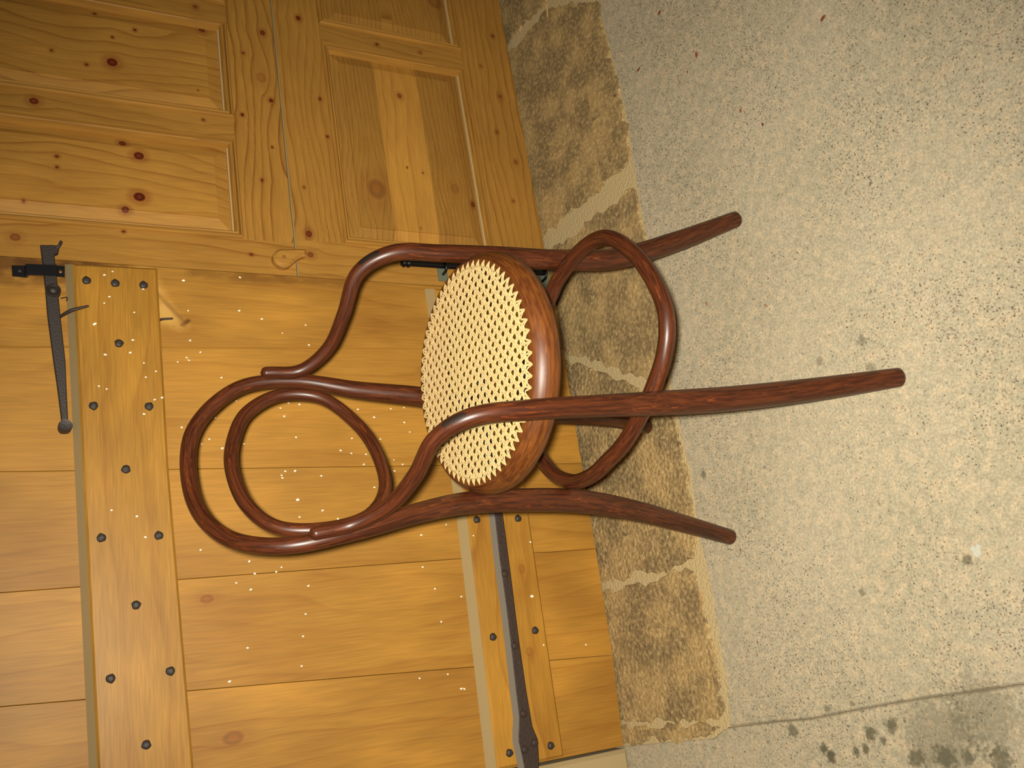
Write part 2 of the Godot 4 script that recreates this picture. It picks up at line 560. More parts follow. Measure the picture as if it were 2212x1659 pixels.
func build_floor() -> void:
	var bed := plain(Color(0.73, 0.64, 0.46), 0.95)
	var grit := NoiseTexture2D.new()
	grit.width = 512; grit.height = 512; grit.seamless = true; grit.as_normal_map = true; grit.bump_strength = 6.0
	var gn := FastNoiseLite.new(); gn.seed = 8; gn.frequency = 0.075; gn.fractal_octaves = 3
	grit.noise = gn
	bed.normal_enabled = true; bed.normal_texture = grit; bed.normal_scale = 0.4
	bed.uv1_triplanar = true; bed.uv1_scale = Vector3(4, 4, 4)
	var fl := base("floor", "concrete workshop floor with a row of threshold stones under the doors", "floor", Vector3.ZERO, Vector3.ZERO, "structure")
	var f := put("mortar_bed", box_mesh(Vector3(5.4, 0.2, 4.1)), bed, fl)
	f.position = Vector3(0.3, -0.1025, 1.55)
	var con := plain(Color(1, 1, 1), 0.85)
	con.albedo_texture = ground_texture()
	con.metallic_specular = 0.25
	var cuv := func(p: Vector3) -> Vector2: return Vector2((p.x + 0.45) / 1.6, (p.y - 0.2) / 1.0)
	var edge := [[0.880, 0.237], [0.840, 0.233], [0.750, 0.243], [0.675, 0.250], [0.611, 0.254], [0.571, 0.249], [0.538, 0.249], [0.478, 0.249], [0.397, 0.250], [0.299, 0.255], [0.207, 0.250], [0.169, 0.249], [0.103, 0.253], [0.069, 0.255], [0.025, 0.260], [-0.028, 0.256], [-0.080, 0.255], [-0.100, 0.258], [-0.163, 0.261], [-0.224, 0.259], [-0.273, 0.262], [-0.320, 0.256], [-0.347, 0.252]]
	var crack := [[-0.349, 0.246], [-0.341, 0.33], [-0.336, 0.407], [-0.326, 0.477], [-0.3175, 0.54], [-0.312, 0.589], [-0.307, 0.639], [-0.299, 0.717], [-0.285, 0.9], [-0.26, 1.3], [-0.2, 3.4]]
	var main := [[2.9, 3.4], [2.9, 0.24]]
	main.append_array(edge)
	var rev := crack.slice(1)
	for q in rev: main.append([q[0] + 0.0005, q[1]])
	put("concrete_slab", floor_piece(main, -0.05, 0.0, 0.002, cuv), con, fl)
	var second := [[-2.3, 3.4], [-2.3, -0.3], [-0.385, -0.3], [-0.382, -0.02], [-0.372, 0.1], [-0.364, 0.212], [-0.352, 0.236]]
	for q in crack: second.append([q[0] - 0.0007, q[1]])
	put("concrete_slab", floor_piece(second, -0.05, -0.0006, 0.002, cuv), con, fl)
	# dark dirt packed in the joint between the two slabs
	var strip := []
	for q in crack: strip.append([q[0] - 0.0007, q[1]])
	var other := crack.duplicate()
	other.reverse()
	for q in other: strip.append([q[0] + 0.0005, q[1]])
	put("joint_dirt", floor_piece(strip, -0.05, -0.0011, 0.0, cuv), plain(Color(0.43, 0.38, 0.29), 0.95), fl)
	# threshold stones
	var tex := stone_texture()
	var tones := [Color(0.97, 0.98, 0.98), Color(1.0, 1.0, 0.99), Color(1.12, 1.1, 1.05), Color(1.12, 1.06, 0.98), Color(1.05, 0.98, 0.92), Color(1.05, 1.05, 1.0)]
	var bump := [0.12, 0.12, 0.25, 0.5, 0.4, 0.3]
	var stones := [
		[[1.3, -0.25], [0.986, -0.25], [0.984, -0.052], [0.985, 0.086], [1.02, 0.2], [1.3, 0.22]],
		[[0.967, -0.25], [0.962, -0.045], [0.963, 0.097], [0.9, 0.2], [0.880, 0.231], [0.84, 0.229], [0.750, 0.239], [0.675, 0.246], [0.611, 0.250], [0.568, 0.243], [0.551, 0.160], [0.552, 0.040], [0.54, -0.03], [0.54, -0.25]],
		[[0.507, 0.081], [0.517, 0.235], [0.478, 0.245], [0.397, 0.246], [0.299, 0.251], [0.207, 0.246], [0.173, 0.239], [0.191, 0.194], [0.261, 0.074], [0.309, -0.018], [0.33, -0.25], [0.52, -0.25], [0.507, -0.023]],
		[[0.290, -0.015], [0.244, 0.070], [0.174, 0.186], [0.154, 0.244], [0.104, 0.246], [0.070, 0.249], [0.025, 0.252], [-0.028, 0.248], [-0.080, 0.246], [-0.104, 0.235], [-0.105, 0.214], [-0.111, 0.129], [-0.105, 0.081], [-0.117, 0.022], [-0.102, -0.012], [-0.1, -0.25], [0.3, -0.25]],
		[[-0.126, 0.003], [-0.132, 0.038], [-0.123, 0.091], [-0.128, 0.121], [-0.121, 0.165], [-0.123, 0.229], [-0.135, 0.235], [-0.199, 0.240], [-0.237, 0.245], [-0.272, 0.249], [-0.328, 0.242], [-0.339, 0.227], [-0.343, 0.015], [-0.343, -0.25], [-0.126, -0.25]],
		[[-0.35, -0.01], [-0.347, 0.221], [-0.349, 0.230], [-0.359, 0.212], [-0.368, 0.104], [-0.377, -0.01]],
	]
	for i in stones.size():
		var m := plain(tones[i].clamp() if i < 2 else Color(1, 1, 1), 0.8)
		m.albedo_texture = tex
		m.metallic_specular = 0.3
		m.normal_enabled = true
		m.normal_texture = grit
		m.normal_scale = bump[i]
		var suv := func(p: Vector3) -> Vector2: return Vector2(p.x * 2.4 + i * 0.37, p.y * 2.4 + i * 0.61)
		put("threshold_stone", floor_piece(stones[i], -0.05, 0.0006, 0.0014, suv, 0.012, 0.009), m, fl)


# ------------------------------------------------------------------ plank door
func rivet_mesh(r: float, h: float) -> ArrayMesh:
	var st := begin()
	lathe(st, Transform3D(), [[r * 1.02, -0.002], [r, h * 0.25], [r * 0.82, h * 0.7], [r * 0.45, h * 0.97], [0.0, h]], 10, 0.06)
	return st.commit()


func build_plank_door() -> void:
	var door := base("door_1", "plank door of wide honey-coloured boards with riveted battens, iron latch and strap hinge", "plank door", Vector3(0, 0.0072, 0), Vector3(DOOR_LEAN, 0, 0), "structure")
	var H := 1.35
	var honey := Color(0.635, 0.45, 0.175)
	var deep := Color(0.46, 0.27, 0.085)
	# joints between the boards: u at v = 0 and at v = 1.75
	var joints := [[0.4142, 0.4161], [0.3057, 0.2571], [0.0944, 0.1209], [-0.0557, -0.0430], [-0.2347, -0.1462], [-0.3793, -0.3740]]
	var low := [[0.4142, 0.008], [0.3057, 0.008], [0.0944, 0.003], [-0.0557, -0.001], [-0.2347, -0.0044], [-0.3793, 0.0]]
	var dirt := Color(0.3, 0.17, 0.06)
	var pale := Color(0.78, 0.6, 0.31)
	var opts := [
		{"base": honey, "dark": deep, "freq": 34.0, "warp": 0.03, "line": 0.25, "blotch": 0.5, "fibre": 0.07,
			"marks": [[0.71, 0.158, 0.60, 0.152, 0.022, dirt, 0.6], [0.69, 0.135, 0.61, 0.13, 0.02, dirt, 0.35], [0.66, 0.16, 0.56, 0.16, 0.012, dirt, 0.5], [0.9, 0.15, 0.84, 0.15, 0.014, dirt, 0.3], [0.545, 0.15, 0.525, 0.09, 0.02, pale, 0.85], [0.535, 0.11, 0.508, 0.075, 0.014, pale, 0.6], [0.548, 0.15, 0.502, 0.08, 0.004, dirt, 0.3], [0.5045, 0.076, 0.499, 0.083, 0.004, dirt, 0.75], [0.49, 0.16, 0.3, 0.16, 0.012, dirt, 0.3]]},
		{"base": honey * 1.03, "dark": deep, "freq": 22.0, "warp": 0.05, "line": 0.22, "blotch": 0.22, "knots": [[0.398, 0.171, 0.0034, 0.85]]},
		{"base": honey * 0.99, "dark": deep, "freq": 26.0, "warp": 0.05, "line": 0.25, "blotch": 0.3, "knots": [[0.905, 0.085, 0.008, 0.5]], "marks": [[0.9, 0.06, 0.86, 0.12, 0.02, dirt, 0.3]]},
		{"base": honey, "dark": deep * 1.02, "freq": 24.0, "warp": 0.06, "line": 0.35, "blotch": 0.35, "knots": [[0.49, 0.164, 0.008, 0.3]]},
		{"base": honey * 0.98, "dark": deep, "freq": 24.0, "warp": 0.06, "line": 0.32, "blotch": 0.4, "knots": [[0.47, 0.12, 0.012, 0.3]]},
	]
	for i in 5:
		var a: Array = joints[i + 1]; var b: Array = joints[i]
		var gap := 0.0003
		var poly := ccw([[a[0] + gap, low[i + 1][1]], [b[0] - gap, low[i][1]], [lerpf(b[0], b[1], H / 1.75) - gap, H], [lerpf(a[0], a[1], H / 1.75) + gap, H]])
		var u0 := minf(a[0], a[1]) - 0.01
		var wid := maxf(b[0], b[1]) + 0.01 - u0
		var st := begin()
		var uv := uv_along_y(-0.01, 1.0, u0, wid)
		slab(st, poly, -0.026, 0.0, 0.0005 if i > 0 else 0.002, func(p): return Vector2(clampf((p.y + 0.01) / 1.0, 0.0, 1.0), (p.x - u0) / wid))
		put("board", st.commit(), wood(1.0, wid, 820.0, i * 5.3 + 1.0, opts[i]), door)
	# upper batten with a sloping top edge
	var honey2 := Color(0.62, 0.44, 0.16)
	var bat := Node3D.new(); bat.name = "batten"; door.add_child(bat, true)
	var bm := wood(0.82, 0.16, 900.0, 44.0, {"base": honey2, "dark": deep, "freq": 20.0, "warp": 0.05, "line": 0.3, "blotch": 0.25, "fibre": 0.09, "rough": 0.42})
	batten_board(bat, [[-0.375, 0.7972], [0.4015, 0.8226], [0.4035, 0.7082], [0.1068, 0.7025], [-0.375, 0.6812]], 0.0085, bm, -0.39, 0.82, 0.67)
	var rv := rivet_mesh(0.0061, 0.0042)
	for q in [[0.3769, 0.8047], [0.3752, 0.7667], [0.3749, 0.7283], [0.2843, 0.7636], [0.1926, 0.7983], [0.1920, 0.7259], [0.1025, 0.7586], [0.0106, 0.7914], [0.0091, 0.7186], [-0.0814, 0.7501], [-0.1716, 0.7834], [-0.1716, 0.7096], [-0.2593, 0.7423], [-0.35, 0.776], [-0.35, 0.702]]:
		var r := put("rivet", rv, iron, bat); r.position = Vector3(q[0], q[1], 0.02); r.rotation.z = q[0] * 17.0
	# lower batten that carries the strap hinge
	var low_bat := Node3D.new(); low_bat.name = "batten"; door.add_child(low_bat, true)
	var lm := wood(0.82, 0.16, 800.0, 52.0, {"base": honey2 * 1.04, "dark": deep, "freq": 24.0, "warp": 0.05, "line": 0.4, "blotch": 0.3, "knots": [[0.31, 0.04, 0.009, 0.2], [0.18, 0.045, 0.009, 0.2]]})
	batten_board(low_bat, [[-0.374, 0.2446], [0.0, 0.2474], [0.400, 0.2606], [0.404, 0.140], [0.0039, 0.1336], [-0.374, 0.1262]], 0.0095, lm, -0.39, 0.82, 0.12)
	for q in [[0.0041, 0.2314], [-0.1806, 0.2266], [-0.3536, 0.2213], [0.0020, 0.1557], [-0.1789, 0.1500], [-0.3547, 0.1480], [0.19, 0.234], [0.19, 0.158], [0.38, 0.24], [0.38, 0.16]]:
		var r := put("rivet", rv, iron, low_bat); r.position = Vector3(q[0], q[1], 0.02); r.rotation.z = q[0] * 23.0
	# strap hinge, forged wider near its pin
	var hinge := Node3D.new(); hinge.name = "strap_hinge"; door.add_child(hinge, true)
	var st := begin()
	slab(st, ccw([[-0.3875, 0.2040], [-0.36, 0.2060], [-0.3376, 0.2090], [-0.322, 0.2065], [-0.305, 0.2030], [-0.2567, 0.2030], [-0.2009, 0.2023], [-0.1296, 0.2025], [-0.0564, 0.2043], [0.0062, 0.2037], [0.24, 0.199], [0.262, 0.193], [0.24, 0.187], [0.0054, 0.1857], [-0.0872, 0.1846], [-0.1885, 0.1842], [-0.2731, 0.1819], [-0.3217, 0.1791], [-0.3411, 0.1725], [-0.36, 0.1738], [-0.3698, 0.1747], [-0.3875, 0.1782]]), 0.019, 0.0285, 0.003, func(p): return Vector2(p.x, p.y))
	put("strap", st.commit(), rust_iron, hinge)
	st = begin()
	var ridge := [[-0.3875, 0.2030], [-0.36, 0.2050], [-0.3376, 0.2080], [-0.322, 0.2055], [-0.305, 0.2020], [-0.2567, 0.2020], [-0.2009, 0.2013], [-0.1296, 0.2015], [-0.0564, 0.2033], [0.0062, 0.2027], [0.24, 0.198]]
	for i in ridge.size() - 1:
		var a: Array = ridge[i]; var b: Array = ridge[i + 1]
		quad(st, Vector3(a[0], a[1], 0.0286), Vector3(b[0], b[1], 0.0286), Vector3(b[0], b[1] + 0.0062, 0.0199), Vector3(a[0], a[1] + 0.0062, 0.0199), Vector3(0, 0.7, 0.7), func(p): return Vector2(p.x, p.y))
		quad(st, Vector3(a[0], a[1] - 0.003, 0.0199), Vector3(b[0], b[1] - 0.003, 0.0199), Vector3(b[0], b[1] + 0.0062, 0.0199), Vector3(a[0], a[1] + 0.0062, 0.0199), Vector3(0, 0, -1), func(p): return Vector2(p.x, p.y))
	put("dusty_lit_edge", st.commit(), plain(Color(0.44, 0.40, 0.345), 0.9), hinge)  # dusty grey, the strap's lit top edge painted into the colour
	var hb := rivet_mesh(0.006, 0.003)
	for q in [[-0.0855, 0.1966], [-0.1979, 0.1944], [-0.3002, 0.1935], [-0.3450, 0.1801], [-0.352, 0.199], [0.05, 0.193], [0.17, 0.193]]:
		var r := put("rivet", hb, rust_iron, hinge); r.position = Vector3(q[0], q[1], 0.0285)
	# thumb latch: tapering bar with a disc at one end and a bent catch at the other
	var latch := Node3D.new(); latch.name = "latch"; door.add_child(latch, true)
	st = begin()
	slab(st, ccw([[0.168, 0.8300], [0.1785, 0.8304], [0.2211, 0.8319], [0.2570, 0.8328], [0.3250, 0.8388], [0.3734, 0.8423], [0.4020, 0.8447], [0.4145, 0.8459], [0.4172, 0.8408], [0.4285, 0.8388], [0.4290, 0.8478], [0.4274, 0.8635], [0.3992, 0.8607], [0.3648, 0.8576], [0.3242, 0.8550], [0.2567, 0.8476], [0.2195, 0.8431], [0.1785, 0.8388], [0.168, 0.838]]), 0.010, 0.018, 0.0012, func(p): return Vector2(p.x, p.y))
	put("latch_bar", st.commit(), iron, latch)
	st = begin()
	lathe(st, Transform3D(Basis(), Vector3(0.1662, 0.8335, 0.0)), [[0.0088, 0.0], [0.0090, 0.015], [0.0083, 0.019], [0.0055, 0.0185], [0.0, 0.018]], 20, 0.03)
	put("pivot_disc", st.commit(), iron, latch)
	st = begin()
	lathe(st, Transform3D(Basis(), Vector3(0.3597, 0.8475, 0.0)), [[0.0098, 0.008], [0.0098, 0.0195], [0.008, 0.0215], [0.0062, 0.02], [0.0048, 0.0225], [0.0, 0.0245]], 20)
	put("pivot_disc", st.commit(), iron, latch)
	st = begin()
	put("latch_catch", rod([Vector3(0.4225, 0.845, 0.015), Vector3(0.4285, 0.8395, 0.018), Vector3(0.4325, 0.8375, 0.022)], [0.0022, 0.0021, 0.002], false, 8, 4, 1.0, 1.0), iron, latch)
	# keeper bracket that holds the latch bar down
	var keeper := Node3D.new(); keeper.name = "latch_keeper"; door.add_child(keeper, true)
	st = begin()
	slab(st, ccw([[0.3835, 0.8822], [0.4008, 0.8822], [0.4000, 0.8989], [0.3842, 0.8979]]), 0.0, 0.003, 0.0005, func(p): return Vector2(p.x, p.y))
	put("keeper_plate", st.commit(), black_iron, keeper)
	st = begin()
	slab(st, ccw([[0.3877, 0.8315], [0.4041, 0.8315], [0.4038, 0.8425], [0.3877, 0.842]]), 0.0, 0.003, 0.0005, func(p): return Vector2(p.x, p.y))
	put("keeper_plate", st.commit(), black_iron, keeper)
	st = begin()
	slab(st, ccw([[0.3784, 0.8425], [0.3941, 0.8437], [0.3926, 0.8826], [0.3767, 0.8816]]), 0.0265, 0.0295, 0.0005, func(p): return Vector2(p.x, p.y))
	# its two legs stand on the plates
	for q in [[[0.3835, 0.8822], [0.4008, 0.8822], [0.3926, 0.8826], [0.3767, 0.8816]], [[0.3877, 0.842], [0.4038, 0.8425], [0.3941, 0.8437], [0.3784, 0.8425]]]:
		var a0 := Vector3(q[0][0], q[0][1], 0.0); var a1 := Vector3(q[1][0], q[1][1], 0.0)
		var b1 := Vector3(q[2][0], q[2][1], 0.0275); var b0 := Vector3(q[3][0], q[3][1], 0.0275)
		var nn := Vector3(0, 1 if q[0][1] > 0.86 else -1, 0)
		quad(st, a0, a1, b1, b0, nn, func(p): return Vector2(p.x, p.z))
		var off := nn * -0.003
		quad(st, a0 + off, a1 + off, b1 + off, b0 + off, -nn, func(p): return Vector2(p.x, p.z))
		quad(st, a0, b0, b0 + off, a0 + off, Vector3(-1, 0, 0), func(p): return Vector2(p.x, p.z))
		quad(st, a1, b1, b1 + off, a1 + off, Vector3(1, 0, 0), func(p): return Vector2(p.x, p.z))
	put("keeper_bridge", st.commit(), black_iron, keeper)
	var brass := plain(Color(0.5, 0.4, 0.22), 0.4, 0.7)
	var sc := rivet_mesh(0.0027, 0.0012)
	for q in [[0.3922, 0.8887], [0.3949, 0.8368]]:
		var r := put("screw", sc, brass if q[1] < 0.85 else iron, keeper); r.position = Vector3(q[0], q[1], 0.003)
	# bent nails
	put("bent_nail", rod([Vector3(0.3235, 0.8395, -0.004), Vector3(0.3235, 0.8385, 0.012), Vector3(0.3286, 0.8262, 0.024), Vector3(0.332, 0.815, 0.027), Vector3(0.3354, 0.8038, 0.028)], [0.0018, 0.0021, 0.0026, 0.0022, 0.0016], false, 8, 5, 0.6, 0.6), rust_iron, door)
	put("bent_nail", rod([Vector3(0.352, 0.829, -0.003), Vector3(0.352, 0.83, 0.014), Vector3(0.3495, 0.838, 0.016)], [0.0009, 0.0009, 0.0008], false, 6, 4, 0.6, 0.6), rust_iron, door)
	put("bent_nail", rod([Vector3(0.326, 0.7065, -0.003), Vector3(0.326, 0.704, 0.012), Vector3(0.3266, 0.689, 0.016)], [0.0017, 0.0018, 0.0016], false, 8, 4, 0.6, 0.6), rust_iron, door)
	# flecks of white paint
	var fl := begin()
	dice.seed = 15
	var flecks := "393,770b 387,781b 369,729b 344,782b 354,775b 332,742b 312,795B 290,745b 271,749b 267,782b 256,731b 244,715b 235,729b 221,791b 217,781b 205,708b 202,718b 181,733b 394,668B 405,583 346,663 350,587 338,553 316,522 299,662 331,484 298,481 281,648 272,668 268,665 265,681 242,619 206,599 180,631 166,679 148,641 141,652 134,623 140,591 149,512 203,520 201,503 195,533 182,528 47,778b 37,746b 8,736b -12,660 97,532 91,538 87,537 97,517 53,516B 35,479 27,515 -33,593 -51,586 -51,555 -45,547 -62,613 -73,593 -75,509 -115,516 -146,522 -153,602 -187,527 -195,629 193,409 194,353 196,330 180,383 171,332 155,324 144,376 146,423 127,443 122,426 120,402 110,356 102,342 92,357 104,407 88,477 67,393 21,456 -12,322 2,277 -62,325 -97,308 -113,264 -148,303 -227,301 -227,348 -251,281 -252,276 -21,241b -125,148B -38,138b -203,138b -212,46"
	for s in flecks.split(" "):
		var big := s.ends_with("B")
		var onb := big and (s.begins_with("312") or s.begins_with("-125")) or s.ends_with("b")
		var xy := s.trim_suffix("b").trim_suffix("B").split(",")
		var a := dice.randf_range(-0.6, 0.6)
		var sx := dice.randf_range(0.0009, 0.0014) * (1.6 if big else 1.0)
		var bs := Basis(Vector3(0, 0, 1), a).scaled_local(Vector3(sx, sx * dice.randf_range(1.2, 1.9), 1.0))
		lathe(fl, Transform3D(bs, Vector3(float(xy[0]) * 0.001, float(xy[1]) * 0.001, 0.02 if onb else 0.0)), [[1.0, -0.0004], [0.9, 0.0004], [0.0, 0.0007]], 6)
	var white := plain(Color(0.95, 0.93, 0.86), 0.7)
	var pf := put("paint_flecks", fl.commit(), white, door)
	pf.set_meta("kind", "stuff")
	pf.set_meta("label", "small flecks of white paint on the boards")


# A batten: front board from w 0 to 0.02 whose top edge slopes back and is grey with dust.
func batten_board(parent: Node3D, pts: Array, rise: float, mat: Material, u0: float, length: float, v0: float) -> void:
	var poly := ccw(pts)
	var st := begin()
	var uv := func(p: Vector3) -> Vector2: return Vector2((p.x - u0) / length, (p.y - v0) / 0.16)
	slab(st, poly, -0.001, 0.02, 0.0032, uv)
	put("batten_board", st.commit(), mat, parent)
	# sloping dusty ledge from the front edge back to the boards
	var tops := []
	for q in pts:
		if q[1] > pts[0][1] - 0.03: tops.append(q)
	tops.sort_custom(func(a, b): return a[0] < b[0])
	st = begin()
	for i in tops.size() - 1:
		var a := Vector3(tops[i][0], tops[i][1] - 0.0003, 0.0172); var b := Vector3(tops[i + 1][0], tops[i + 1][1] - 0.0003, 0.0172)
		var c := Vector3(tops[i + 1][0] + (0.006 if i == tops.size() - 2 else 0.0), tops[i + 1][1] + rise, 0.0); var d := Vector3(tops[i][0], tops[i][1] + rise, 0.0)
		quad(st, a, b, c, d, Vector3(0, 0.018, rise).normalized(), uv)
		quad(st, Vector3(a.x, a.y - 0.002, -0.001), Vector3(b.x, b.y - 0.002, -0.001), c, d, Vector3(0, 0, -1), uv)
		if i == tops.size() - 2:
			tri(st, b, c, Vector3(b.x, b.y - 0.002, 0.0), Vector3(1, 0, 0))
	put("dusty_lit_edge", st.commit(), dusty, parent)


# ------------------------------------------------------------------ panelled door
func build_panel_door() -> void:
	var at := Vector3(0.5257, 0.0072, -0.0249)
	var lower := base("door_2", "lower leaf of the panelled pine stable door, standing on the threshold stones", "panelled door", at, Vector3(DOOR_LEAN, 3.726, 0), "structure")
	var upper := base("door_3", "upper leaf of the panelled pine stable door with tall fielded panels and turn button", "panelled door", at, Vector3(DOOR_LEAN, 3.726, 0), "structure")
	var pine := Color(0.65, 0.465, 0.20)
	var dark := Color(0.40, 0.22, 0.065)
	var back := -0.038
	var uv0 := func(p: Vector3) -> Vector2: return Vector2(p.x, p.y)
	# --- lower leaf: v 0 .. 0.4825
	var L := -0.155; var R := 1.5; var T := 0.4815
	var d := lower
	var stile := wood(0.5, 0.11, 900.0, 61.0, {"base": pine, "dark": dark, "freq": 55.0, "warp": 0.03, "line": 0.55, "knots": [[0.459, 0.085, 0.006, 0.6]]})
	member(d, "stile", [[L, 0.0], [-0.036, 0.0], [-0.036, T], [L, T]], stile, true, 0.0, 0.5, L, 0.12)
	var rail_t := wood(0.9, 0.085, 900.0, 63.0, {"base": pine, "dark": dark, "freq": 62.0, "warp": 0.035, "line": 0.7, "knots": [[0.450, 0.038, 0.0055, 0.9], [0.012, 0.06, 0.007, 0.8], [0.283, 0.014, 0.0035, 0.8], [0.207, 0.008, 0.003, 0.9], [0.1, 0.06, 0.003, 0.6]]})
	member(d, "rail", [[-0.036, 0.398], [0.86, 0.398], [0.86, T], [-0.036, T]], rail_t, false, -0.036, 0.9, 0.398, 0.085)
	var rail_b := wood(0.9, 0.11, 800.0, 65.0, {"base": pine * 0.98, "dark": dark, "freq": 60.0, "warp": 0.03, "line": 0.6, "knots": [[0.355, 0.038, 0.005, 0.5], [0.208, 0.029, 0.006, 0.45], [0.27, 0.06, 0.004, 0.5], [0.12, 0.05, 0.004, 0.5], [0.5, 0.03, 0.005, 0.6], [0.42, 0.07, 0.004, 0.4]]})
	member(d, "rail", [[-0.036, 0.0], [0.86, -0.001], [0.86, 0.110], [-0.036, 0.110]], rail_b, false, -0.036, 0.9, 0.0, 0.11)
	var mun := wood(0.3, 0.045, 800.0, 67.0, {"base": pine * 0.97, "dark": dark, "freq": 70.0, "warp": 0.03, "line": 0.55, "knots": [[0.178, 0.02, 0.004, 0.8], [0.09, 0.02, 0.004, 0.5]]})
	member(d, "muntin", [[0.370, 0.110], [0.4105, 0.110], [0.4105, 0.398], [0.370, 0.398]], mun, true, 0.11, 0.3, 0.369, 0.045)
	var far_st := wood(0.5, 0.11, 300.0, 69.0, {"base": pine, "dark": dark, "freq": 50.0})
	member(d, "stile", [[0.86, 0.0], [1.0, 0.0], [1.0, T], [0.86, T]], far_st, true, 0.0, 0.5, 0.85, 0.16)
	var strips := []
	for i in 3:
		strips.append(wood(0.42, 0.13, 800.0, 71.0 + i * 2.0, {"base": pine * [0.93, 1.1, 0.93][i], "dark": dark, "freq": [110.0, 40.0, 110.0][i], "warp": [0.012, 0.04, 0.012][i], "line": [0.5, 0.4, 0.5][i], "knots": [[[0.12, 0.03, 0.022, 0.3], [0.2, 0.12, 0.003, 0.3]], [[0.325, 0.045, 0.006, 0.6], [0.172, 0.05, 0.002, 0.9], [0.165, 0.02, 0.002, 0.9], [0.05, 0.04, 0.002, 0.6]], [[0.113, 0.015, 0.006, 0.8], [0.14, 0.05, 0.012, 0.2]]][i]}))
	var mould := wood(0.42, 0.03, 900.0, 79.0, {"base": pine * 1.02, "dark": dark, "freq": 150.0, "warp": 0.01, "line": 0.45})
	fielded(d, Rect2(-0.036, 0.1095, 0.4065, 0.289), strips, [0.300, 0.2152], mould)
	var strips2 := [strips[2], strips[0]]
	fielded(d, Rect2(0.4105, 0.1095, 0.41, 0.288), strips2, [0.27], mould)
	st_lit_dust(d, L, 0.98, T)
	# --- upper leaf
	var V0 := 0.4848; var V1 := 1.45
	d = upper
	var st_u := wood(0.7, 0.12, 900.0, 81.0, {"base": pine * 1.0, "dark": dark, "freq": 45.0, "warp": 0.04, "line": 0.5, "knots": [[0.262, 0.108, 0.003, 0.9], [0.408, 0.085, 0.008, 0.5], [0.072, 0.085, 0.003, 0.9]]})
	member(d, "stile", [[L, V0], [-0.043, V0], [-0.043, V1], [L, V1]], st_u, true, V0, 0.7, L, 0.12)
	var rb := wood(0.9, 0.085, 900.0, 83.0, {"base": pine, "dark": dark, "freq": 60.0, "warp": 0.04, "line": 0.75, "knots": [[0.234, 0.069, 0.0035, 1.0], [0.271, 0.016, 0.0045, 1.0], [0.112, 0.045, 0.003, 0.9], [0.178, 0.022, 0.0025, 0.9], [0.41, 0.02, 0.006, 0.8], [0.36, 0.058, 0.003, 0.8], [0.315, 0.03, 0.012, 0.25]]})
	member(d, "rail", [[-0.043, V0], [0.86, V0], [0.86, 0.567], [-0.043, 0.567]], rb, false, -0.043, 0.9, V0, 0.083)
	member(d, "rail", [[-0.043, 1.38], [0.86, 1.38], [0.86, V1], [-0.043, V1]], rb, false, -0.043, 0.9, 1.37, 0.083)
	for q in [[0.1405, 0.181, 85.0], [0.3755, 0.413, 87.0], [0.608, 0.65, 89.0]]:
		var mm := wood(0.45, 0.045, 800.0, q[2], {"base": pine * 0.97, "dark": dark, "freq": 60.0, "warp": 0.03, "line": 0.5, "knots": [[0.30, 0.022, 0.0075, 0.85], [0.36, 0.03, 0.002, 0.7], [0.05, 0.03, 0.003, 0.7]] if q[2] < 86.0 else [[0.05, 0.02, 0.005, 0.6]]})
		member(d, "muntin", [[q[0], 0.567], [q[1], 0.567], [q[1], 1.38], [q[0], 1.38]], mm, true, 0.567, 0.45, q[0], 0.045)
	member(d, "stile", [[0.86, V0], [1.0, V0], [1.0, V1], [0.86, V1]], far_st, true, V0, 0.98, 0.85, 0.16)
	var p1 := wood(0.45, 0.15, 900.0, 91.0, {"base": pine * 1.04, "dark": dark, "freq": 42.0, "warp": 0.05, "line": 0.5, "knots": [[0.158, 0.115, 0.0085, 0.95], [0.181, 0.136, 0.006, 0.9], [0.16, 0.044, 0.0095, 1.0], [0.181, 0.021, 0.006, 0.85], [0.275, 0.098, 0.0035, 0.8], [0.275, 0.08, 0.003, 0.8], [0.32, 0.02, 0.0025, 0.7]]})
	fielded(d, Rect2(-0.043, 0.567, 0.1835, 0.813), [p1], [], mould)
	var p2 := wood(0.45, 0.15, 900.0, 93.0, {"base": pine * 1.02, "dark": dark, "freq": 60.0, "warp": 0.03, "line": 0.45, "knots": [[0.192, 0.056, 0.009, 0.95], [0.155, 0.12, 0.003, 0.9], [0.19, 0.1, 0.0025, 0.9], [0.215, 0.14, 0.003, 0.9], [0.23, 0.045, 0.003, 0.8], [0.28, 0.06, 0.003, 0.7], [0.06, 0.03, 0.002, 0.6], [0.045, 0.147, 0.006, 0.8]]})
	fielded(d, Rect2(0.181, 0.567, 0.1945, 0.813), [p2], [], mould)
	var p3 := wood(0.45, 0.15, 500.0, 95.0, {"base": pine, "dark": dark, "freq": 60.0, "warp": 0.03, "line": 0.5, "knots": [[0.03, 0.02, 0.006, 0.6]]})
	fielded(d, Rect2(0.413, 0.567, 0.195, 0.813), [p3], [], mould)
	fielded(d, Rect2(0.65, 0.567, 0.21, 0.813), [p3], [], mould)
	# turned-down wooden button that locks the two leaves together
	var btn := wood(0.08, 0.05, 1500.0, 97.0, {"base": Color(0.66, 0.47, 0.205), "dark": Color(0.5, 0.3, 0.11), "freq": 90.0, "warp": 0.01, "line": 0.3})
	var pts := []
	for i in 15:
		var an := deg_to_rad(-15.0 + 250.0 * i / 14.0)
		pts.append([-0.0785 + 0.0165 * cos(an), 0.5090 + 0.0165 * sin(an)])
	for q in [[-0.0855, 0.493], [-0.0775, 0.4845], [-0.0735, 0.477], [-0.0725, 0.4718], [-0.0705, 0.4703], [-0.0615, 0.4695], [-0.0598, 0.4712], [-0.0598, 0.479], [-0.0605, 0.489], [-0.0615, 0.497]]:
		pts.append(q)
	var st := begin()
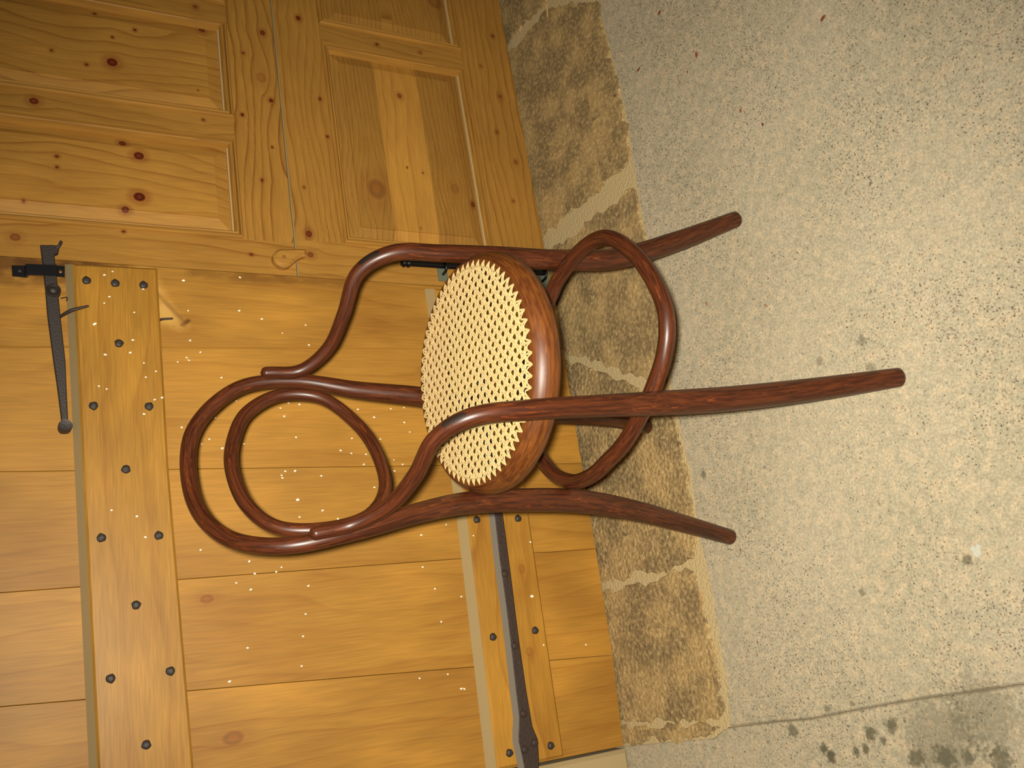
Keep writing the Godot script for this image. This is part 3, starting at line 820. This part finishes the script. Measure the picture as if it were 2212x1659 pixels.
	slab(st, ccw(pts), 0.0008, 0.0165, 0.0045, uv_along_y(0.465, 0.08, -0.1, 0.05))
	put("turn_button", st.commit(), btn, d)
	st = begin()
	lathe(st, Transform3D(Basis(), Vector3(-0.0785, 0.509, 0.0165)), [[0.0035, -0.001], [0.0034, 0.0006], [0.0, 0.0009]], 10)
	put("screw", st.commit(), plain(Color(0.6, 0.42, 0.2), 0.5, 0.3), d)
	# black tower bolt on the lower leaf, mostly behind the chair's leg
	var bolt := Node3D.new(); bolt.name = "door_bolt"; lower.add_child(bolt, true)
	put("bolt_rod", rod([Vector3(-0.0700, 0.3, 0.012), Vector3(-0.0697, 0.2, 0.012), Vector3(-0.0692, 0.02, 0.012)], [0.0062, 0.006, 0.006], false, 12, 4), black_iron, bolt)
	st = begin()
	lathe(st, Transform3D(Basis(Vector3(0, 0, 1), Vector3(1, 0, 0), Vector3(0, 1, 0)), Vector3(-0.0699, 0.287, 0.012)), [[0.0, -0.002], [0.007, 0.0], [0.009, 0.004], [0.007, 0.008], [0.009, 0.012], [0.007, 0.016], [0.0, 0.018]], 12)
	put("bolt_knob", st.commit(), black_iron, bolt)
	var worn := plain(Color(0.42, 0.44, 0.36), 0.6, 0.2)
	for q in [[0.214, 0.232], [0.004, 0.036]]:
		st = begin()
		slab(st, ccw([[-0.096, q[0]], [-0.05, q[0]], [-0.05, q[1]], [-0.095, q[1]]]), 0.0, 0.003, 0.0008, uv0)
		put("bolt_plate", st.commit(), worn, bolt)
		put("bolt_staple", rod([Vector3(-0.083, (q[0] + q[1]) * 0.5, 0.001), Vector3(-0.0815, (q[0] + q[1]) * 0.5, 0.016), Vector3(-0.0725, (q[0] + q[1]) * 0.5, 0.0205), Vector3(-0.0635, (q[0] + q[1]) * 0.5, 0.016), Vector3(-0.062, (q[0] + q[1]) * 0.5, 0.001)], [0.0025, 0.0025, 0.0025, 0.0025, 0.0025], false, 8, 4), black_iron, bolt)


# Dust along the lower leaf's top edge, painted pale as the lit edge.
func st_lit_dust(d: Node3D, u0: float, u1: float, v: float) -> void:
	var st := begin()
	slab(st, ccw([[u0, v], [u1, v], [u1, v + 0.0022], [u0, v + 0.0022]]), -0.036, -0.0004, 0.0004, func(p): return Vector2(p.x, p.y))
	put("dusty_lit_edge", st.commit(), plain(Color(0.58, 0.5, 0.35), 0.95), d)


func member(d: Node3D, called: String, pts: Array, mat: Material, upright: bool, o0: float, length: float, s0: float, width: float) -> void:
	var st := begin()
	slab(st, ccw(pts), -0.036, 0.0, 0.0006, uv_along_y(o0, length, s0, width) if upright else uv_along_x(o0, length, s0, width))
	put(called, st.commit(), mat, d)


# A raised and fielded panel inside a bolection moulding.
func fielded(d: Node3D, r: Rect2, mats: Array, cuts: Array, mould: Material) -> void:
	var up := r.size.y > r.size.x * 1.2
	var st := begin()
	var mu := func(p: Vector3) -> Vector2: return Vector2((p.x - r.position.x) / 0.42, fposmod(p.x * 3.0 + p.y * 30.0, 1.0))
	var mv := func(p: Vector3) -> Vector2: return Vector2((p.y - r.position.y) / 0.42, fposmod(p.y * 3.0 + p.x * 30.0, 1.0))
	mu = func(p: Vector3) -> Vector2: return Vector2((p.x - r.position.x) / 0.42, clampf(minf(p.y - r.position.y, r.end.y - p.y) / 0.03, 0.0, 1.0))
	mv = func(p: Vector3) -> Vector2: return Vector2((p.y - r.position.y) / 0.85, clampf(minf(p.x - r.position.x, r.end.x - p.x) / 0.03, 0.0, 1.0))
	frame_profile(st, r, [[-0.0004, -0.0005], [0.0004, 0.0035], [0.0022, 0.0058], [0.0044, 0.0056], [0.0054, -0.002], [0.0066, -0.002], [0.0072, 0.0036], [0.0096, 0.0044], [0.0112, 0.0028], [0.0128, -0.004], [0.0155, -0.0125]], mu, mv)
	put("moulding", st.commit(), mould, d)
	# pale dust on the ledge along the bottom
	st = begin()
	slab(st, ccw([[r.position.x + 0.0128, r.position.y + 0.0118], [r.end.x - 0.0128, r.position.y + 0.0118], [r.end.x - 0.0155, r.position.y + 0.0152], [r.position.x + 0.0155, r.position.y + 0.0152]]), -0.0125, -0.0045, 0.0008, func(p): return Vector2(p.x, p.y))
	put("dusty_lit_edge", st.commit(), plain(Color(0.72, 0.6, 0.4), 0.9), d)
	var f := r.grow(-0.0145)
	var g := r.grow(-0.0365)
	# bevel (margin) round the field
	var edges := [f.position.y] if not up else [f.position.y]
	var lo := f.position.y
	var n := mats.size()
	for i in n:                     # mats run from the top board down
		var hi_v: float = f.end.y if i == 0 else cuts[i - 1]
		var lo_v: float = f.position.y if i == n - 1 else cuts[i]
		var uv := uv_along_y(f.position.y - 0.02, 0.45, f.position.x, f.size.x) if up else uv_along_x(f.position.x - 0.02, 0.42, lo_v - 0.005, 0.13)
		st = begin()
		var gl := maxf(lo_v, g.position.y); var gh := minf(hi_v, g.end.y)
		var wf := -0.003; var wm := -0.011
		var lip := 0.0022          # the small step round the field
		# field
		quad(st, Vector3(g.position.x, gl, wf), Vector3(g.end.x, gl, wf), Vector3(g.end.x, gh, wf), Vector3(g.position.x, gh, wf), Vector3(0, 0, 1), uv)
		# left and right margins
		for s in [0, 1]:
			var xo: float = f.position.x if s == 0 else f.end.x
			var xi: float = g.position.x if s == 0 else g.end.x
			var k := -1.0 if s == 0 else 1.0
			var lo2 := lo_v if i == n - 1 else gl
			var hi2 := hi_v if i == 0 else gh
			quad(st, Vector3(xo, lo2, wm), Vector3(xi, gl, wf - lip), Vector3(xi, gh, wf - lip), Vector3(xo, hi2, wm), Vector3(k * 0.3, 0, 1).normalized(), uv)
			quad(st, Vector3(xi, gl, wf - lip), Vector3(xi, gh, wf - lip), Vector3(xi, gh, wf), Vector3(xi, gl, wf), Vector3(k, 0, 0), uv)
		if i == 0:
			quad(st, Vector3(f.position.x, f.end.y, wm), Vector3(f.end.x, f.end.y, wm), Vector3(g.end.x, g.end.y, wf - lip), Vector3(g.position.x, g.end.y, wf - lip), Vector3(0, 0.3, 1).normalized(), uv)
			quad(st, Vector3(g.position.x, g.end.y, wf - lip), Vector3(g.end.x, g.end.y, wf - lip), Vector3(g.end.x, g.end.y, wf), Vector3(g.position.x, g.end.y, wf), Vector3(0, 1, 0), uv)
		if i == n - 1:
			quad(st, Vector3(f.position.x, f.position.y, wm), Vector3(f.end.x, f.position.y, wm), Vector3(g.end.x, g.position.y, wf - lip), Vector3(g.position.x, g.position.y, wf - lip), Vector3(0, -0.3, 1).normalized(), uv)
			quad(st, Vector3(g.position.x, g.position.y, wf - lip), Vector3(g.end.x, g.position.y, wf - lip), Vector3(g.end.x, g.position.y, wf), Vector3(g.position.x, g.position.y, wf), Vector3(0, -1, 0), uv)
		# back
		quad(st, Vector3(f.position.x, lo_v, -0.022), Vector3(f.end.x, lo_v, -0.022), Vector3(f.end.x, hi_v, -0.022), Vector3(f.position.x, hi_v, -0.022), Vector3(0, 0, -1), uv)
		put("panel", st.commit(), mats[i], d)


# ------------------------------------------------------------------ chair
func build_chair() -> void:
	var c := base("bentwood_armchair", "dark red-brown bentwood armchair with a round caned seat and looped back", "chair", Vector3(0.1243, 0, 0.4264), Vector3(0, 33.6, 0))
	# arms run down into the front legs, each one bent rod
	var arm_r := [Vector3(0.1304, 0.6504, -0.1238), Vector3(0.1275, 0.6091, -0.1156), Vector3(0.1296, 0.5824, -0.0797), Vector3(0.1346, 0.5747, -0.0316), Vector3(0.1471, 0.5677, 0.0211), Vector3(0.1470, 0.5323, 0.0547), Vector3(0.1423, 0.4712, 0.0647), Vector3(0.1413, 0.3950, 0.0707), Vector3(0.1413, 0.3065, 0.0746), Vector3(0.1470, 0.2095, 0.0839), Vector3(0.1627, 0.1097, 0.1140), Vector3(0.1805, 0.0086, 0.1524)]
	var rad_r := [0.0075, 0.0081, 0.0083, 0.0085, 0.0093, 0.0103, 0.0110, 0.0121, 0.0136, 0.0146, 0.0140, 0.0119]
	var arm_l := [Vector3(-0.1300, 0.6555, -0.1259), Vector3(-0.1289, 0.6169, -0.1165), Vector3(-0.1345, 0.5864, -0.0825), Vector3(-0.1375, 0.5734, -0.0348), Vector3(-0.1354, 0.5672, 0.0142), Vector3(-0.1401, 0.5385, 0.0497), Vector3(-0.1451, 0.4759, 0.0645), Vector3(-0.1438, 0.3967, 0.0697), Vector3(-0.1428, 0.3065, 0.0751), Vector3(-0.1474, 0.2088, 0.0889), Vector3(-0.1592, 0.1082, 0.1156), Vector3(-0.1814, 0.0086, 0.1570)]
	var rad_l := [0.0075, 0.0081, 0.0086, 0.0088, 0.0089, 0.0097, 0.0110, 0.0122, 0.0140, 0.0146, 0.0139, 0.0118]
	var ar := put("arm_and_leg", rod(arm_r, rad_r, false, 24, 12, 1.0, 0.6), wood_chair, c)
	ar.set_meta("label", "arm and front leg bent from one rod")
	var al := put("arm_and_leg", rod(arm_l, rad_l, false, 24, 12, 1.0, 0.6), wood_chair, c)
	al.set_meta("label", "arm and front leg bent from one rod")
	# the back hoop runs down into both rear legs
	var hoop := [Vector3(-0.1189, 0.0086, -0.1970), Vector3(-0.1079, 0.1006, -0.1746), Vector3(-0.0952, 0.1926, -0.1556), Vector3(-0.0869, 0.2840, -0.1424), Vector3(-0.0872, 0.3722, -0.1350), Vector3(-0.0925, 0.4574, -0.1301), Vector3(-0.1116, 0.5342, -0.1230), Vector3(-0.1283, 0.6124, -0.1289), Vector3(-0.1235, 0.6862, -0.1505), Vector3(-0.0764, 0.7317, -0.1816), Vector3(-0.0007, 0.7481, -0.1965), Vector3(0.0802, 0.7372, -0.1765), Vector3(0.1292, 0.6820, -0.1504), Vector3(0.1322, 0.6116, -0.1371), Vector3(0.1116, 0.5354, -0.1319), Vector3(0.0961, 0.4555, -0.1271), Vector3(0.0871, 0.3714, -0.1329), Vector3(0.0872, 0.2831, -0.1424), Vector3(0.0955, 0.1920, -0.1552), Vector3(0.1089, 0.0997, -0.1750), Vector3(0.1257, 0.0086, -0.2056)]
	var hoop_r := [0.0112, 0.0122, 0.0138, 0.0154, 0.0146, 0.0134, 0.0117, 0.0100, 0.0092, 0.0092, 0.0094, 0.0094, 0.0090, 0.0092, 0.0114, 0.0132, 0.0144, 0.0154, 0.0138, 0.0126, 0.0112]
	put("back_hoop", rod(hoop, hoop_r, false, 24, 12, 0.6, 0.6), wood_chair, c).set_meta("label", "tall back hoop that runs down into both rear legs")
	var loop := [Vector3(0.0013, 0.7100, -0.1613), Vector3(0.0487, 0.6993, -0.1595), Vector3(0.0893, 0.6762, -0.1529), Vector3(0.1102, 0.6338, -0.1426), Vector3(0.0983, 0.5858, -0.1350), Vector3(0.0537, 0.5541, -0.1350), Vector3(0.0002, 0.5445, -0.1322), Vector3(-0.0575, 0.5500, -0.1343), Vector3(-0.0989, 0.5822, -0.1356), Vector3(-0.1110, 0.6320, -0.1409), Vector3(-0.0952, 0.6814, -0.1531), Vector3(-0.0521, 0.7047, -0.1618)]
	var loop_r := [0.0083, 0.0083, 0.0084, 0.0082, 0.0080, 0.0079, 0.0078, 0.0078, 0.0078, 0.0078, 0.0079, 0.0082]
	put("back_loop", rod(loop, loop_r, true, 20, 12), wood_chair, c).set_meta("label", "smaller closed loop inside the back hoop")
	var ry := 0.3064
	var ring := []
	for q in [[0.1203, 0.0326], [0.1211, 0.0566], [0.1108, 0.0993], [0.0941, 0.1323], [0.0737, 0.1535], [0.0486, 0.1646], [0.0197, 0.1699], [-0.0103, 0.1709], [-0.0452, 0.1657], [-0.0746, 0.1556], [-0.0941, 0.1397], [-0.1067, 0.1203], [-0.1144, 0.0992], [-0.1209, 0.0650], [-0.1236, 0.0237], [-0.1220, -0.0112], [-0.1144, -0.0426], [-0.1057, -0.0725], [-0.0902, -0.1009], [-0.0732, -0.1181], [-0.0458, -0.1346], [-0.0116, -0.1411], [0.03, -0.139], [0.068, -0.121], [0.095, -0.088], [0.112, -0.045], [0.118, -0.005]]:
		ring.append(Vector3(q[0], ry, q[1]))
	var ring_r := []
	for i in ring.size(): ring_r.append(0.0097)
	put("leg_ring", rod(ring, ring_r, true, 18, 6), wood_chair, c).set_meta("label", "oval stretcher ring between the four legs")
	# seat rim
	var sh := 0.4611; var sz := -0.0062
	var st := begin()
	var prof := [[0.121, -0.030], [0.121, -0.003], [0.1225, 0.0002], [0.126, 0.0006], [0.1315, 0.0006], [0.1345, -0.0006], [0.1385, -0.0042], [0.1418, -0.0095], [0.1437, -0.0155], [0.1436, -0.0215], [0.1418, -0.0275], [0.1385, -0.0315], [0.134, -0.0336], [0.124, -0.0338], [0.121, -0.030]]
	var sides := 128
	for k in prof.size() - 1:
		for i in sides:
			var p := []; var nn := []; var uu := []
			for e in [[i, 0], [i + 1, 0], [i + 1, 1], [i, 1]]:
				var kk: int = k + e[1]
				var an: float = TAU * e[0] / sides
				var pv: Array = prof[kk]
				var a: Array = prof[maxi(kk - 1, 0)] if kk > 0 else prof[prof.size() - 2]
				var b: Array = prof[mini(kk + 1, prof.size() - 1)] if kk < prof.size() - 1 else prof[1]
				var tn := Vector2(b[0] - a[0], b[1] - a[1]).normalized()
				p.append(Vector3(sin(an) * pv[0], sh + pv[1], sz + cos(an) * pv[0]))
				nn.append(Vector3(sin(an) * -tn.y, tn.x, cos(an) * -tn.y).normalized())
				uu.append(Vector2(2.0 * e[0] / sides, float(kk) / prof.size()))
			tri_s(st, [p[0], p[1], p[2]], [nn[0], nn[1], nn[2]], [uu[0], uu[1], uu[2]])
			tri_s(st, [p[0], p[2], p[3]], [nn[0], nn[2], nn[3]], [uu[0], uu[2], uu[3]])
	var rim := put("seat_rim", st.commit(), wood_rim, c)
	rim.set_meta("label", "thick round wooden seat rim")
	build_cane(rim, sh + 0.0012, sz)
	# dark worn plates let into the bends of the arms
	var plate := plain(Color(0.13, 0.085, 0.055), 0.5)
	plate.metallic_specular = 0.4
	arm_plate(ar, arm_r, rad_r, 50, 57, plate)
	arm_plate(al, arm_l, rad_l, 52, 59, plate)


func arm_plate(c: Node3D, pts: Array, radii: Array, i0: int, i1: int, mat: Material) -> void:
	# a thin patch hugging the rod on its outer upper side
	var s := spline(pts, 12, false)
	var r := spline(radii, 12, false)
	var st := begin()
	var rows := []
	var n := 8
	var eye := Vector3(-0.55, 0.58, 0.62)     # the side of the bend that faces up and forward
	for i in range(i0, i1 + 1):
		var t: Vector3 = (s[i + 1] - s[i - 1]).normalized()
		var f := float(i - i0) / (i1 - i0)
		var half := 0.42 * sqrt(maxf(1.0 - pow(2.0 * f - 1.0, 6.0), 0.02))
		var out: Vector3 = (Vector3(0, 1, 0.8) - t * Vector3(0, 1, 0.8).dot(t)).normalized()
		var sidev := t.cross(out)
		var row := []
		for k in n + 1:
			var an := lerpf(-half, half, float(k) / n) + 0.12
			var dv := out * cos(an) + sidev * sin(an)
			row.append([s[i] + dv * (r[i] + (0.0007 if k > 0 and k < n and i > i0 and i < i1 else -0.0004)), dv])
		rows.append(row)
	for i in rows.size() - 1:
		for k in n:
			var a = rows[i][k]; var b = rows[i][k + 1]; var cc = rows[i + 1][k + 1]; var d = rows[i + 1][k]
			tri_s(st, [a[0], b[0], cc[0]], [a[1], b[1], cc[1]], [Vector2.ZERO, Vector2.ZERO, Vector2.ZERO])
			tri_s(st, [a[0], cc[0], d[0]], [a[1], cc[1], d[1]], [Vector2.ZERO, Vector2.ZERO, Vector2.ZERO])
	put("arm_plate", st.commit(), mat, c)


# The six-way cane: pairs of strands front to back and side to side, single diagonals both ways, tied down in holes round the rim.
func build_cane(c: Node3D, y: float, z0: float) -> void:
	var m := plain(Color(0.83, 0.715, 0.495), 0.5)
	m.vertex_color_use_as_albedo = true
	m.metallic_specular = 0.4
	var st := begin()
	var pitch := 0.0109
	var hole_r := 0.1318
	var holes := 66
	var turn := deg_to_rad(-4.0)
	var clip := 0.1235
	dice.seed = 3
	var kinds := []
	# direction angle, offsets of the pair, half width, height, weave phase
	for k in 4:
		var ang: float = turn + [0.0, PI / 2, PI / 4, -PI / 4][k]
		var step: float = pitch if k < 2 else pitch / sqrt(2.0) * 2.0 * 0.5
		step = pitch if k < 2 else pitch * sqrt(0.5)
		kinds.append([ang, step, k])
	for kd in kinds:
		var k: int = kd[2]
		var dir := Vector2(cos(kd[0]), sin(kd[0]))
		var side := Vector2(-dir.y, dir.x)
		var n := int(clip / kd[1]) + 1
		for i in range(-n, n + 1):
			for pair in ([-1, 1] if k < 2 else [0]):
				var off: float = (i + 0.5) * kd[1] + pair * 0.00145
				if absf(off) > clip * 0.985: continue
				var half := sqrt(clip * clip - off * off)
				var path := []
				var segs := maxi(4, int(half * 2.0 / 0.0027))
				for s in segs + 1:
					path.append(side * off + dir * lerpf(-half, half, float(s) / segs))
				var wd: float = 0.00116 if k < 2 else 0.00098
				var lift: float = [0.0, 0.0004, 0.0009, 0.0011][k]
				var tint := dice.randf_range(0.9, 1.06)
				ribbon(st, path, wd, y + lift, z0, [0.0004, 0.0004, 0.0005, 0.0005][k], PI / pitch * (1.0 if k < 2 else sqrt(0.5) * 2.0), k * 1.7 + i * PI, tint)
	# loops that tie the strands down into the holes of the rim, making the toothed edge
	for i in holes:
		var tip := Vector2.from_angle(TAU * i / holes) * hole_r
		for k in [-0.52, 0.0, 0.5]:
			var foot := Vector2.from_angle(TAU * (i + k) / holes) * (clip - 0.0035)
			ribbon(st, [tip, tip.lerp(foot, 0.35), tip.lerp(foot, 0.7), foot], 0.0013 if k == 0.0 else 0.00115, y + 0.0006, z0, 0.0, 1.0, 0.0, dice.randf_range(0.95, 1.06))
	var o := put("cane_weave", st.commit(), m, c)
	o.set_meta("kind", "stuff")
	o.set_meta("label", "pale woven cane of the round seat, tied down in points")


func hole_at(p: Vector2, r: float, n: int) -> Vector2:
	var k := roundf(p.angle() / TAU * n)
	return Vector2.from_angle(k * TAU / n) * r


func ribbon(st: SurfaceTool, path: Array, half: float, y: float, z0: float, amp: float, freq: float, phase: float, tint: float) -> void:
	var prev := []
	var length := 0.0
	for i in path.size():
		var p: Vector2 = path[i]
		if i > 0: length += p.distance_to(path[i - 1])
		var d: Vector2 = (path[mini(i + 1, path.size() - 1)] - path[maxi(i - 1, 0)]).normalized()
		var s := Vector2(-d.y, d.x)
		var endp := i == 0 or i == path.size() - 1
		var h := half * (0.75 if endp else 1.0)
		var yy := y + amp * sin(length * freq + phase) - 0.00002 * i * 0.0
		if endp: yy = y - 0.0012
		var a := Vector3(p.x - s.x * h, yy - 0.00025, p.y - s.y * h + z0)
		var b := Vector3(p.x, yy + 0.0002, p.y + z0)
		var e := Vector3(p.x + s.x * h, yy - 0.00025, p.y + s.y * h + z0)
		var f := Vector3(p.x, yy - 0.0006, p.y + z0)
		var sn := Vector3(s.x, 0, s.y)
		var cur := [a, b, e, f, (Vector3.UP - sn * 0.5).normalized(), Vector3.UP, (Vector3.UP + sn * 0.5).normalized(), Vector3.DOWN]
		st.set_color(Color(tint, tint, tint * 0.99))
		if i > 0:
			var z := Vector2.ZERO
			for q in [[0, 1], [1, 2], [2, 3], [3, 0]]:
				var n0: Vector3 = cur[4 + q[0]]; var n1: Vector3 = cur[4 + q[1]]
				tri_s(st, [prev[q[0]], prev[q[1]], cur[q[1]]], [n0, n1, n1], [z, z, z])
				tri_s(st, [prev[q[0]], cur[q[1]], cur[q[0]]], [n0, n1, n0], [z, z, z])
		prev = cur


# ------------------------------------------------------------------ small things lying on the floor
func build_litter() -> void:
	dice.seed = 91
	var browns := [Color(0.45, 0.24, 0.13), Color(0.52, 0.3, 0.17), Color(0.4, 0.2, 0.11)]
	var i := 0
	for q in [[0.558, 0.663, 0.006], [0.647, 0.433, 0.0065], [0.701, 0.302, 0.005], [0.632, 0.408, 0.003], [0.514, 0.496, 0.004], [0.473, 0.530, 0.0035], [0.263, 0.359, 0.0045], [0.221, 0.471, 0.0042], [0.690, 0.235, 0.0035], [0.763, 0.372, 0.005]]:
		var st := begin()
		var pts := []
		for k in 7:
			var an := TAU * k / 7.0
			var rr: float = q[2] * dice.randf_range(0.65, 1.1)
			pts.append([cos(an) * rr * 0.5, sin(an) * rr])
		slab(st, ccw(pts), 0.0, 0.0012, 0.0004, func(p): return Vector2(p.x, p.y))
		var o := put("leaf_scrap", st.commit(), plain(browns[i % 3] if i < 6 or i > 7 else Color(0.6, 0.42, 0.32), 0.85))
		o.rotation_degrees = Vector3(-90, dice.randf_range(0, 180), 0)
		o.position = Vector3(q[0], 0.0012 if q[1] < 0.25 else 0.0, q[1])
		tag(o, "reddish scrap of dry leaf " + ["farthest right of all, on bare concrete", "long and thin, half way to the farthest one", "beside the threshold edge by the panelled door", "smallest, next to the long thin one", "nearest the right front foot of the chair", "just right of the one nearest the foot", "pinkish, nearest the leg ring", "pinkish, second from the leg ring", "on the threshold stone by the panelled door", "curved, at the photo's edge by the threshold"][i], "leaf scrap", "", "dry leaf scraps on the floor")
		i += 1
	# one white fluffy flake
	var fl := begin()
	slab(fl, ccw([[-0.009, 0.004], [-0.004, 0.0085], [0.001, 0.006], [0.0055, 0.0085], [0.009, 0.002], [0.004, -0.001], [0.008, -0.006], [0.001, -0.0085], [-0.002, -0.003], [-0.007, -0.003]]), 0.0, 0.0016, 0.0006, func(p): return Vector2(p.x, p.y))
	var w := put("paper_flake", fl.commit(), plain(Color(0.72, 0.71, 0.64), 0.9))
	w.scale = Vector3(0.85, 0.85, 1.0)
	w.rotation_degrees = Vector3(-90, 20, 0)
	w.position = Vector3(-0.154, 0.0, 0.700)
	tag(w, "small torn white flake of paper on the bare concrete", "paper scrap")
	# straw by the far end of the threshold
	var straw := plain(Color(0.8, 0.66, 0.38), 0.7)
	var sw := put("straw", rod([Vector3(0.987, 0.0028, 0.072), Vector3(0.974, 0.003, 0.088), Vector3(0.947, 0.0028, 0.085)], [0.0014, 0.0014, 0.0012], false, 6, 4), straw)
	tag(sw, "short bent bit of straw on the threshold by the panelled door", "straw")
